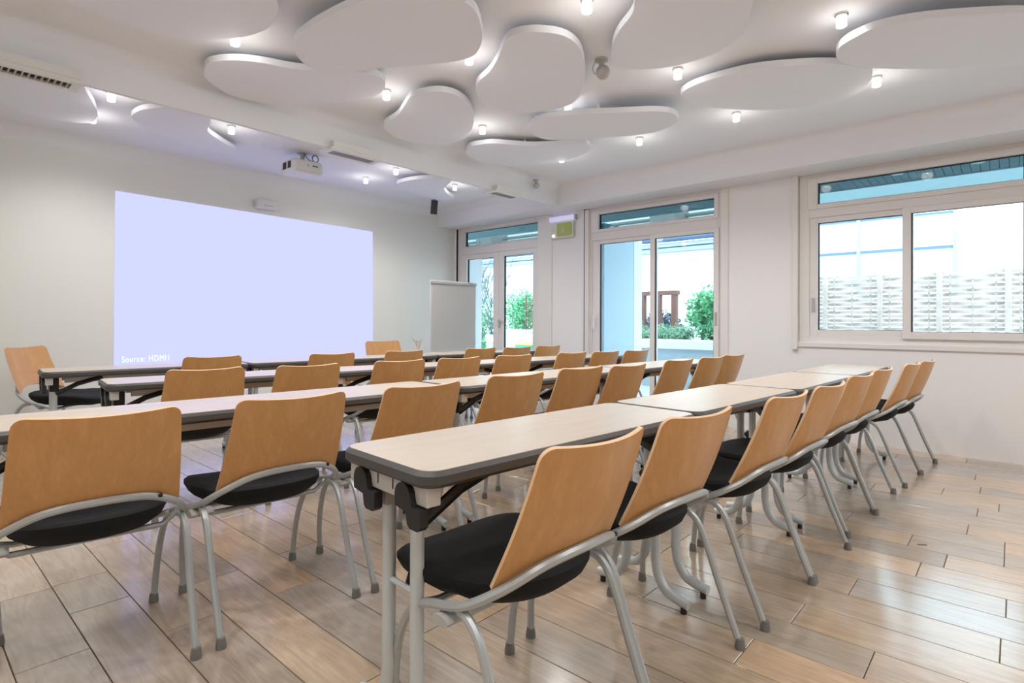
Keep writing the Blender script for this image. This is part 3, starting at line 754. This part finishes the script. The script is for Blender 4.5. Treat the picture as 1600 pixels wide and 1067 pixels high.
for k, (d, L) in rowsC.items():
    for i, (x, y, a) in enumerate(L):
        w = ordn[i] + ' from the left'
        if i == len(L) - 1: w = 'farthest right'
        place_chair(x, y, R(a), 'beech chair with black seat, %s in the %s' % (w, d), 'beech conference chairs')
place_chair(1.02, 5.78, R(-134), 'beech chair standing sideways by the front wall at far left', 'beech conference chairs', 1.06)
place_chair(3.75, 5.02, R(174), 'beech chair facing the audience, left of the silver cup', 'beech conference chairs', 1.06)

# ------------------------------------------------------------ tables
D_T = 0.42
def make_table(L):
    root = empty('folding_table')
    bm = bmesh.new()
    prism(bm, rrect(0, L, 0, D_T, 0.055, 8), 0.700, 0.7395, 0.010)
    link('rubber_edge', bm, M['edge'], root, True)
    link('tabletop', prism(bmesh.new(), rrect(0.011, L - 0.011, 0.011, D_T - 0.011, 0.046, 8), 0.7385, 0.7412), M['laminate'], root, False)
    for y in (0.13, D_T - 0.085):
        link('side_rail', B(0.13, L - 0.13, y, y + 0.02, 0.655, 0.700, .002), M['rail'], root)
    for s, xe_ in ((1, 0.0), (-1, L)):
        X = lambda v: xe_ + s * v
        def bb(bm, xa, xb, *r, **k):
            a, b = sorted((X(xa), X(xb))); return box(bm, a, b, *r, **k)
        bm = bmesh.new(); bb(bm, 0.022, 0.062, 0.03, D_T - 0.03, 0.652, 0.70, bev=.003); link('end_rail', bm, M['rail'], root)
        for ysl in (0.175, 0.245):
            bm = bmesh.new(); bb(bm, 0.0205, 0.024, ysl - .0015, ysl + .0015, 0.668, 0.70); link('slit', bm, M['gasket_gap'], root)
        for yh in (0.075, 0.275):
            bm = bmesh.new()
            hk = [(yh + 0.035 + 0.033 * math.cos(R(t)), 0.668 + 0.033 * math.sin(R(t))) for t in range(180, -1, -20)] + [(yh + 0.066, 0.640), (yh + 0.020, 0.634), (yh + 0.014, 0.606), (yh + 0.004, 0.598), (yh - 0.028, 0.598), (yh - 0.038, 0.607), (yh - 0.038, 0.648), (yh - 0.004, 0.650)]
            a = [bm.verts.new((X(0.006), y, z)) for y, z in hk]; b = [bm.verts.new((X(0.03), y, z)) for y, z in hk]
            bm.faces.new(a); bm.faces.new(b[::-1])
            for i in range(len(hk)): bm.faces.new((a[i], b[i], b[(i + 1) % len(hk)], a[(i + 1) % len(hk)]))
            link('hook', bm, M['blackp'], root)
        for yl, dr in ((0.145, -1), (0.275, 1)):
            ye = 0.005 if dr < 0 else D_T - 0.005
            pts = [(X(0.075), yl, 0.66), (X(0.075), yl, 0.30), (X(0.075), yl, 0.17), (X(0.075), yl + dr * 0.012, 0.11), (X(0.075), yl + dr * 0.045, 0.062), (X(0.075), yl + dr * 0.09, 0.045), (X(0.075), ye, 0.036)]
            lg = link('leg', tube(bmesh.new(), [pts[0], pts[1]] + spline(pts[2:], 4), 0.0185, 10), M['legs'], root, True)
            link('glide', lathe(bmesh.new(), [(0, 0), (0.012, 0), (0.012, 0.024), (0, 0.024)], 8, (X(0.075), ye - dr * 0.02)), M['blackp'], lg)
            bm = bmesh.new(); bb(bm, 0.05, 0.10, yl - 0.024, yl + 0.024, 0.60, 0.69, bev=.004)
            link('leg_sleeve', bm, M['blackp'] if dr < 0 else M['greyp'], root)
        link('leg_brace', tube(bmesh.new(), [(X(0.075), 0.15, 0.40), (X(0.075), 0.27, 0.40)], 0.008, 8), M['legs'], root, True)
        link('knob', lathe(bmesh.new(), [(0, 0.375), (0.022, 0.38), (0.026, 0.4), (0.02, 0.42), (0, 0.422)], 12, (X(0.115), 0.21)), M['blackp'], root, True)
        bm = bmesh.new(); tube(bm, [(X(0.085), 0.13, 0.585), (X(0.20), 0.13, 0.645), (X(0.34), 0.13, 0.685)], 0.012, 6, flat=1.4)
        link('folding_strut', bm, M['blackp'], root)
    return root
def table_at(p0, p1, label, group):
    """p0, p1: near-left and near-right corners"""
    p0, p1 = Vector(p0), Vector(p1); d = p1 - p0
    L = round(d.length, 3)
    key = round(L, 2)
    if key not in TB: TB[key] = r = make_table(L)
    else: r = dup(TB[key], (0, 0, 0), 0)
    r.location = (p0.x, p0.y, 0); r.rotation_euler = (0, 0, math.atan2(d.y, d.x))
    tag(r, label, 'table', group)
TB = {}
TR = {
 'the nearest row': [((.82, .985), (2.08, .895)), ((2.095, .90), (3.17, .835)), ((3.18, .832), (4.33, .79)), ((4.34, .79), (5.44, .76))],
 'the second row': [((.13, 2.32), (2.035, 2.19)), ((2.05, 2.18), (3.72, 2.07)), ((3.735, 2.07), (5.16, 1.98))],
 'the third row': [((.80, 3.60), (2.05, 3.45)), ((2.065, 3.44), (3.75, 3.20)), ((3.765, 3.20), (5.28, 3.06))],
 'the front row': [((.70, 4.72), (1.99, 4.60)), ((2.005, 4.60), (3.83, 4.42)), ((3.845, 4.42), (5.30, 4.30))],
}
for d, L in TR.items():
    for i, (a, b) in enumerate(L):
        w = ordn[i] + ' from the left' if i < len(L) - 1 else 'at the window end'
        table_at(a, b, 'narrow pale folding table, %s in %s of tables' % (w, d), 'folding tables')

# ------------------------------------------------------------ flipchart
fc = empty('flipchart', (5.16, 5.66, 0), R(-4)); tag(fc, 'white paper flipchart easel in front of the corner garden doors', 'flipchart')
link('board', B(-0.39, 0.39, 0.0, 0.02, 0.66, 1.63, .004), M['white'], fc)
bm = bmesh.new(); n = 10
g = [[bm.verts.new((-0.375 + 0.75 * i / n, -0.006 - 0.006 * math.sin(i * 1.3 + j) * (j / n), 1.59 - 0.90 * j / n)) for i in range(n + 1)] for j in range(n + 1)]
for j in range(n):
    for i in range(n): bm.faces.new((g[j][i], g[j + 1][i], g[j + 1][i + 1], g[j][i + 1]))
bmesh.ops.solidify(bm, geom=bm.faces[:], thickness=0.004)
link('paper_pad', bm, M['paper'], fc, True)
link('clamp_bar', B(-0.39, 0.39, -0.02, 0.0, 1.585, 1.615, .003), M['greyp'], fc)
link('clamp_knob', B(0.24, 0.31, -0.03, -0.018, 1.605, 1.625, .002), M['vent_slat'], fc)
link('pen_tray', B(-0.40, 0.40, -0.06, 0.0, 0.655, 0.675, .003), M['white'], fc)
for xa, ya, xb, yb in ((-0.30, 0.01, -0.36, -0.25), (0.30, 0.01, 0.36, -0.25), (0, 0.03, 0, 0.42)):
    link('leg', tube(bmesh.new(), [(xa, ya, 1.0 if ya > .02 else 0.67), (xb, yb, 0.01)], 0.012, 8), M['greyp'], fc, True)

# silver tulip cup on the front table
cp = empty('silver_cup', (3.80, 4.72, 0.741)); tag(cp, 'small silver tulip shaped cup on a thin stem on the front table', 'ornament')
link('foot', lathe(bmesh.new(), [(0, 0), (0.03, 0), (0.03, 0.004), (0.005, 0.010), (0.004, 0.05), (0, 0.05)], 16), M['chrome'], cp, True)
link('bowl', lathe(bmesh.new(), [(0.004, 0.048), (0.012, 0.06), (0.028, 0.10), (0.038, 0.14), (0.036, 0.14), (0.026, 0.102), (0.010, 0.064), (0, 0.055)], 16), M['chrome'], cp, True)
link('spout', tube(bmesh.new(), spline([(-0.026, 0, 0.118), (-0.05, 0, 0.132), (-0.068, 0, 0.15), (-0.07, 0, 0.165)], 4), 0.006, 6), M['chrome'], cp, True)
link('rim_petal', tube(bmesh.new(), spline([(0.034, 0, 0.14), (0.042, 0, 0.148), (0.05, 0, 0.155)], 3), 0.005, 6), M['chrome'], cp, True)

# cables and reel on the floor below the second row
cr = empty('cable_reel', (3.25, 2.62, 0), R(-45)); tag(cr, 'red cable reel wound with white cable below the second row of tables', 'cable reel')
bm = bmesh.new(); lathe(bm, [(0, -0.05), (0.10, -0.05), (0.10, 0.05), (0, 0.05)], 20)
o = link('drum', bm, M['red'], cr, True); o.location = (0, 0, 0.155); o.rotation_euler = (R(90), 0, 0)
for yy in (-0.055, 0.055):
    o = link('flange', tube(bmesh.new(), [(0.135 * math.cos(R(a)), yy, 0.155 + 0.135 * math.sin(R(a))) for a in range(0, 360, 15)], 0.014, 8, closed=True), M['white'], cr, True)
link('handle', tube(bmesh.new(), spline([(-0.03, -0.05, 0.28), (-0.02, 0, 0.34), (0.03, 0.05, 0.28)], 5), 0.009, 8), M['blackp'], cr, True)
for i, (x, y, lb) in enumerate(((2.22, 2.52, 'white cable tangle hanging under the second table row'), (3.88, 2.35, 'grey cable tangle under the second table row near the windows'))):
    rr = random.Random(i)
    pts = [(0, 0, 0.69)] + [(rr.uniform(-.08, .08), rr.uniform(-.05, .05), rr.uniform(0.47, 0.64)) for _ in range(9)] + [(0.05, 0.03, 0.3), (0.1, 0.02, 0.01), (0.35, 0.05, 0.008)]
    cb = empty('cable_bundle', (x, y, 0)); tag(cb, lb, 'cables')
    link('cable', tube(bmesh.new(), spline(pts, 6), 0.006, 6), M['white'] if i == 0 else M['greyp'], cb, True)
    pts2 = [(p[0] * 0.8 + .02, p[1] * 1.2, p[2] - .01) for p in pts[:10]]
    link('cable', tube(bmesh.new(), spline(pts2, 6), 0.005, 6), M['blackp'], cb, True)

# ------------------------------------------------------------ outside
ter = struct(link('terrace_floor', B(XO, 20, -6, 20, -0.14, -0.02), M['terrace']), 'pale terrace paving outside the doors', 'terrace')
so = struct(empty('balcony_soffit', (6.9, 3.5, 2.7)), 'blue grey boarded soffit seen through the transoms', 'soffit')
link('slab', B(-0.78, 0.82, -6.5, 6.0, 0.02, 0.15), M['render'], so)
me = None
y = -1.7
while y < 9.4:
    if me is None:
        s = link('soffit_board', B(-0.77, 0.79, -0.0345, 0.0345, -0.004, 0.012), M['slate'], so); me = s.data
    else:
        s = bpy.data.objects.new('soffit_board', me); C.objects.link(s); s.parent = so
    s.location = (0, y - 3.5, 0); y += 0.0745
link('fascia', B(0.79, 0.83, -6.5, 6.0, -0.012, 0.15), M['render'], so)
for y in (0.28, 0.95, 5.1, 2.6):
    link('soffit_light', lathe(bmesh.new(), [(0, -0.012), (0.05, -0.012), (0.055, -0.004), (0, -0.004)], 16, (0.35, y - 3.5)), M['lampglass'], so, True)
dw = struct(empty('terrace_divider', (6.5, 3.95, 0)), 'white side wall with painted-in blue shade projecting onto the terrace beyond the sliding door', 'wall')
link('wall_panel', B(-0.38, 0.36, -0.05, 0.05, -0.02, 2.35), mat('shaded_blue_render', (176, 204, 220), 0.9), dw)  # blue base colour paints in the shade on this wall
link('sunlit_end_strip', B(0.36, 0.58, -0.055, 0.055, -0.02, 2.35), M['render'], dw)  # whiter strip paints the sunlit end of the same wall
struct(link('terrace_side_wall', B(XO, 6.5, YF, YF + 0.12, -0.02, 2.3), M['render']), 'short pale wall outside the corner doors', 'wall')

pb = struct(empty('planter_wall', (9.0, 6.5, 0)), 'long white masonry planter with a cap beyond the terrace', 'planter')
link('planter_face', B(0, 0.12, -3.5, 2.3, -0.02, 0.64), M['terrace'], pb)
link('planter_cap', B(-0.03, 0.15, -3.5, 2.3, 0.64, 0.80, .01), M['render'], pb)
link('soil', B(0.15, 0.9, -3.5, 2.3, 0.3, 0.74), M['soil'], pb)

def foliage(bm, n, c, rad, ls, seed, flat=0.35, shell=0.55):
    rr = random.Random(seed)
    for _ in range(n):
        d = Vector((rr.gauss(0, 1), rr.gauss(0, 1), rr.gauss(0, 1))).normalized() * (shell + (1 - shell) * rr.random()) * rr.uniform(.85, 1.1)
        p = Vector(c) + Vector((d.x * rad[0], d.y * rad[1], d.z * rad[2]))
        q = Quaternion((rr.gauss(0, 1), rr.gauss(0, 1), rr.gauss(0, 1), rr.gauss(0, 1))).normalized()
        L = ls * rr.uniform(.6, 1.2); w = L * flat
        v = [bm.verts.new(p + q @ Vector(t)) for t in ((0, 0, 0), (w / 2, L * .45, L * .06), (0, L, 0), (-w / 2, L * .45, L * .06))]
        bm.faces.new(v)
    return bm
def shrub(name, loc, rad, n, ls, m, label, cat, seed, stems=6, flat=0.35, grp=None, shell=.3):
    root = empty(name, loc); tag(root, label, cat, grp)
    rr = random.Random(seed)
    bm = bmesh.new()
    for _ in range(stems):
        a = rr.uniform(0, 6.28); e = (math.cos(a) * rad[0] * .6, math.sin(a) * rad[1] * .6, rad[2] * rr.uniform(1.1, 1.8))
        tube(bm, spline([(0, 0, 0), (e[0] * .4, e[1] * .4, e[2] * .4), e], 3), 0.012, 5)
    link('stem', bm, M['bark'], root)
    f = link('foliage', foliage(bmesh.new(), n, (0, 0, rad[2]), rad, ls, seed, flat, shell), m, root); f['kind'] = 'stuff'
shrub('laurel_shrub', (9.42, 3.80, 0.72), (0.40, 0.50, 0.50), 2600, 0.13, M['leaf'], 'big glossy green laurel bush in the planter beyond the sliding door', 'shrub', 3)
for i, (y, lb) in enumerate(((5.2, 'far left'), (4.75, 'beside the pergola'), (4.35, 'touching the laurel bush'))):
    shrub('lavender_clump', (9.3, y, 0.72), (0.22, 0.30, 0.17), 900, 0.10, M['leaf2'], 'soft grey green lavender clump in the planter, ' + lb, 'shrub', 20 + i, flat=0.12, grp='lavender clumps')
shrub('garden_bush', (9.45, 8.1, 0.74), (0.40, 0.55, 0.55), 2600, 0.10, M['leaf'], 'round green bush seen through the right leaf of the corner doors', 'shrub', 5)
shrub('low_green_bush', (9.2, 9.6, 0.0), (0.5, 0.7, 0.45), 1800, 0.12, M['leaf'], 'low green bush below the bare tree', 'shrub', 8)
# bare tree
tr_ = empty('bare_tree', (9.6, 9.55, 0)); tag(tr_, 'bare winter tree with many thin branches outside the corner doors', 'tree')
bm = bmesh.new(); rr = random.Random(4)
def branch(bm, p, d, L, r, lev):
    e = p + d * L; mid = (p + e) / 2 + Vector((rr.uniform(-.05, .05), rr.uniform(-.05, .05), 0)) * L
    tube(bm, [p, mid, e], [r, r * .8, r * .6], 5)
    if lev == 0: return
    for _ in range(3 if lev > 1 else 4):
        nd = (d + Vector((rr.uniform(-.7, .7), rr.uniform(-.7, .7), rr.uniform(-.15, .5)))).normalized()
        branch(bm, p.lerp(e, rr.uniform(.45, 1)), nd, L * rr.uniform(.6, .8), r * .55, lev - 1)
for k in range(4): branch(bm, Vector((rr.uniform(-.1, .1), rr.uniform(-.3, .3), 0)), Vector((rr.uniform(-.2, .2), rr.uniform(-.3, .3), 1)).normalized(), 1.25, 0.034, 4)
link('branches', bm, M['bark'], tr_)
f = link('foliage', foliage(bmesh.new(), 2600, (0, 0, 1.1), (.5, .9, .8), 0.07, 9, 0.5, .1), M['leaf2'], tr_); f['kind'] = 'stuff'
# pergola
pg = empty('pergola', (10.1, 5.20, 0)); tag(pg, 'dark brown timber pergola frame behind the planter', 'pergola')
for dy in (-0.34, -0.01, 0.33): link('post', B(-0.05, 0.05, dy - 0.05, dy + 0.05, 0, 1.62), M['brown'], pg)
link('beam', B(-0.06, 0.06, -0.42, 0.6, 1.62, 1.70), M['brown'], pg)
for dy in (-0.3, -0.15, 0.14): link('lattice_rail', B(-0.02, 0.02, dy - .1, dy + .1, 0.9, 0.93), M['brown'], pg)
# shadowy wire tangle behind the pergola: dark shrub
shrub('dark_shrub', (10.6, 5.42, 0.0), (0.3, 0.6, 0.66), 2600, 0.14, mat('dusky_twig', (92, 108, 126), 0.8), 'dusky twiggy shrub inside the pergola frame', 'shrub', 30, 8, 0.4)
# trellis
tl = empty('trellis', (9.15, 7.64, 0.80)); tag(tl, 'small diamond lattice trellis beside the round bush', 'trellis')
for s in (-1, 1):
    for k in range(5):
        o0 = -0.13 + 0.1 * k
        ya = max(-0.13, min(0.13, -0.13)); 
        pts = []
        for t in (0, 1):
            pass
        z_a, z_b = 0.05 + 0.13 * k, 0.05 + 0.13 * k + 0.26
        link('lath', tube(bmesh.new(), [(0, -0.13 * s, z_a), (0, 0.13 * s, z_b)], 0.008, 5), M['brown'], tl)
for y in (-.14, .14): link('trellis_post', B(-0.012, 0.012, y - .01, y + .01, 0, 0.86), M['brown'], tl)
# storage box and bin on the terrace, right pane of the corner doors
sb = empty('storage_box', (8.75, 7.75, -0.02)); tag(sb, 'white garden storage box outside the corner doors', 'box')
link('body', B(-0.15, 0.15, -0.40, 0.45, 0, 0.90, .01), M['render'], sb); link('lid', B(-0.17, 0.17, -0.42, 0.47, 0.90, 0.95, .01), M['render'], sb)
link('door_panel', B(-0.165, -0.148, 0.05, 0.38, 0.15, 0.85, .004), M['panepale'], sb)
tb = empty('garden_bin', (8.3, 7.02, -0.02)); tag(tb, 'teal bin with a yellow lid in front of the storage box', 'bin')
link('body', B(-0.12, 0.12, -0.22, 0.22, 0, 0.66, .02), M['teal'], tb); link('lid', B(-0.13, 0.13, -0.23, 0.23, 0.66, 0.70, .01), M['yellow'], tb)

# neighbouring building with cornice, gutter and tiled roof
nb = empty('neighbour_building', (13.2, 10, 0)); tag(nb, 'white neighbouring building with cornice, gutter and tiled roof', 'building')
link('wall', B(0, 0.3, -6.2, 6.5, -0.1, 2.85), M['render'], nb)
link('cornice', B(-0.14, 0.1, -6.2, 6.5, 2.85, 2.95, .01), M['cornice'], nb); link('cornice', B(-0.20, 0.1, -6.2, 6.5, 2.97, 3.07, .01), M['cornice'], nb)
link('gutter', tube(bmesh.new(), [(-0.27, -6.2, 3.16), (-0.27, 6.5, 3.16)], 0.085, 10), M['gutter'], nb, True)
for i in range(5):
    link('roof_course', B(-0.22 + 0.22 * i, 0.06 + 0.22 * i, -6.2, 6.5, 3.22 + 0.16 * i, 3.27 + 0.16 * i), M['tile'], nb)
for i in range(3):
    o = link('dormer', B(0.1, 0.9, -3.6 + i * 3.2, -2.9 + i * 3.2, 3.25, 4.0), M['tile'], nb)
# white building and glazed grid behind the fence
wb = empty('white_annex', (12.2, 0.6, 0)); tag(wb, 'bright white annex with a pale blue glazing grid behind the woven fence', 'building')
link('wall', B(0.04, 0.4, -5.5, 3.35, -0.1, 5.5), M['render'], wb)
ys = [0.17, 0.87, 1.60, 2.35]; zs = [2.42, 3.02]
for a, b in zip(ys, ys[1:]):
    for z0, z1 in ((1.82, 2.42), (2.42, 3.02)):
        link('glazing_pane', B(0.0, 0.03, a + .03, b - .03, z0 + .02, z1 - .02), M['panepale'], wb)
for y in ys: link('mullion', B(-0.03, 0.04, y - .03, y + .03, 1.6, 3.05), M['mull'], wb)
for z in zs: link('glazing_bar', B(-0.02, 0.035, ys[0], ys[-1], z - .022, z + .012), M['bluebar'], wb)
# woven fence
fe = empty('woven_fence', (9.0, 0.7, 0)); tag(fe, 'whitewashed woven timber fence beyond the long window', 'fence')
posts = [3.1 - .7, 2.03 - .7, 1.37 - .7, 0.73 - .7, 0.07 - .7, -0.6 - .7, -1.3 - .7]
for y in posts: link('post', B(-0.05, 0.03, y - .03, y + .03, -0.02, 1.78, .006), M['fence'], fe)
rr = random.Random(5)
for a, b in zip(posts, posts[1:]):
    bm = bmesh.new(); n = 12
    for k in range(32):
        z0 = 0.02 + k * 0.0545
        ph = (k % 2) * math.pi
        prev = None
        zj = rr.uniform(-.006, .006)
        for i in range(n + 1):
            t = i / n; y = a + (b - a) * t
            x = 0.022 * math.sin(t * math.pi * 3 + ph) ; zz = z0 + zj + rr.uniform(-.003, .003)
            hw = 0.021
            cur = [bm.verts.new((x - .004, y, zz)), bm.verts.new((x + .004, y, zz)), bm.verts.new((x + .004, y, zz + 2 * hw)), bm.verts.new((x - .004, y, zz + 2 * hw))]
            if prev:
                for q in range(4): bm.faces.new((prev[q], prev[(q + 1) % 4], cur[(q + 1) % 4], cur[q]))
            prev = cur
    for t in (1 / 6, 3 / 6, 5 / 6):
        y = a + (b - a) * t; box(bm, -0.008, 0.008, y - .01, y + .01, 0, 1.75)
    o = link('woven_strips', bm, M['fence'], fe); o['kind'] = 'stuff'
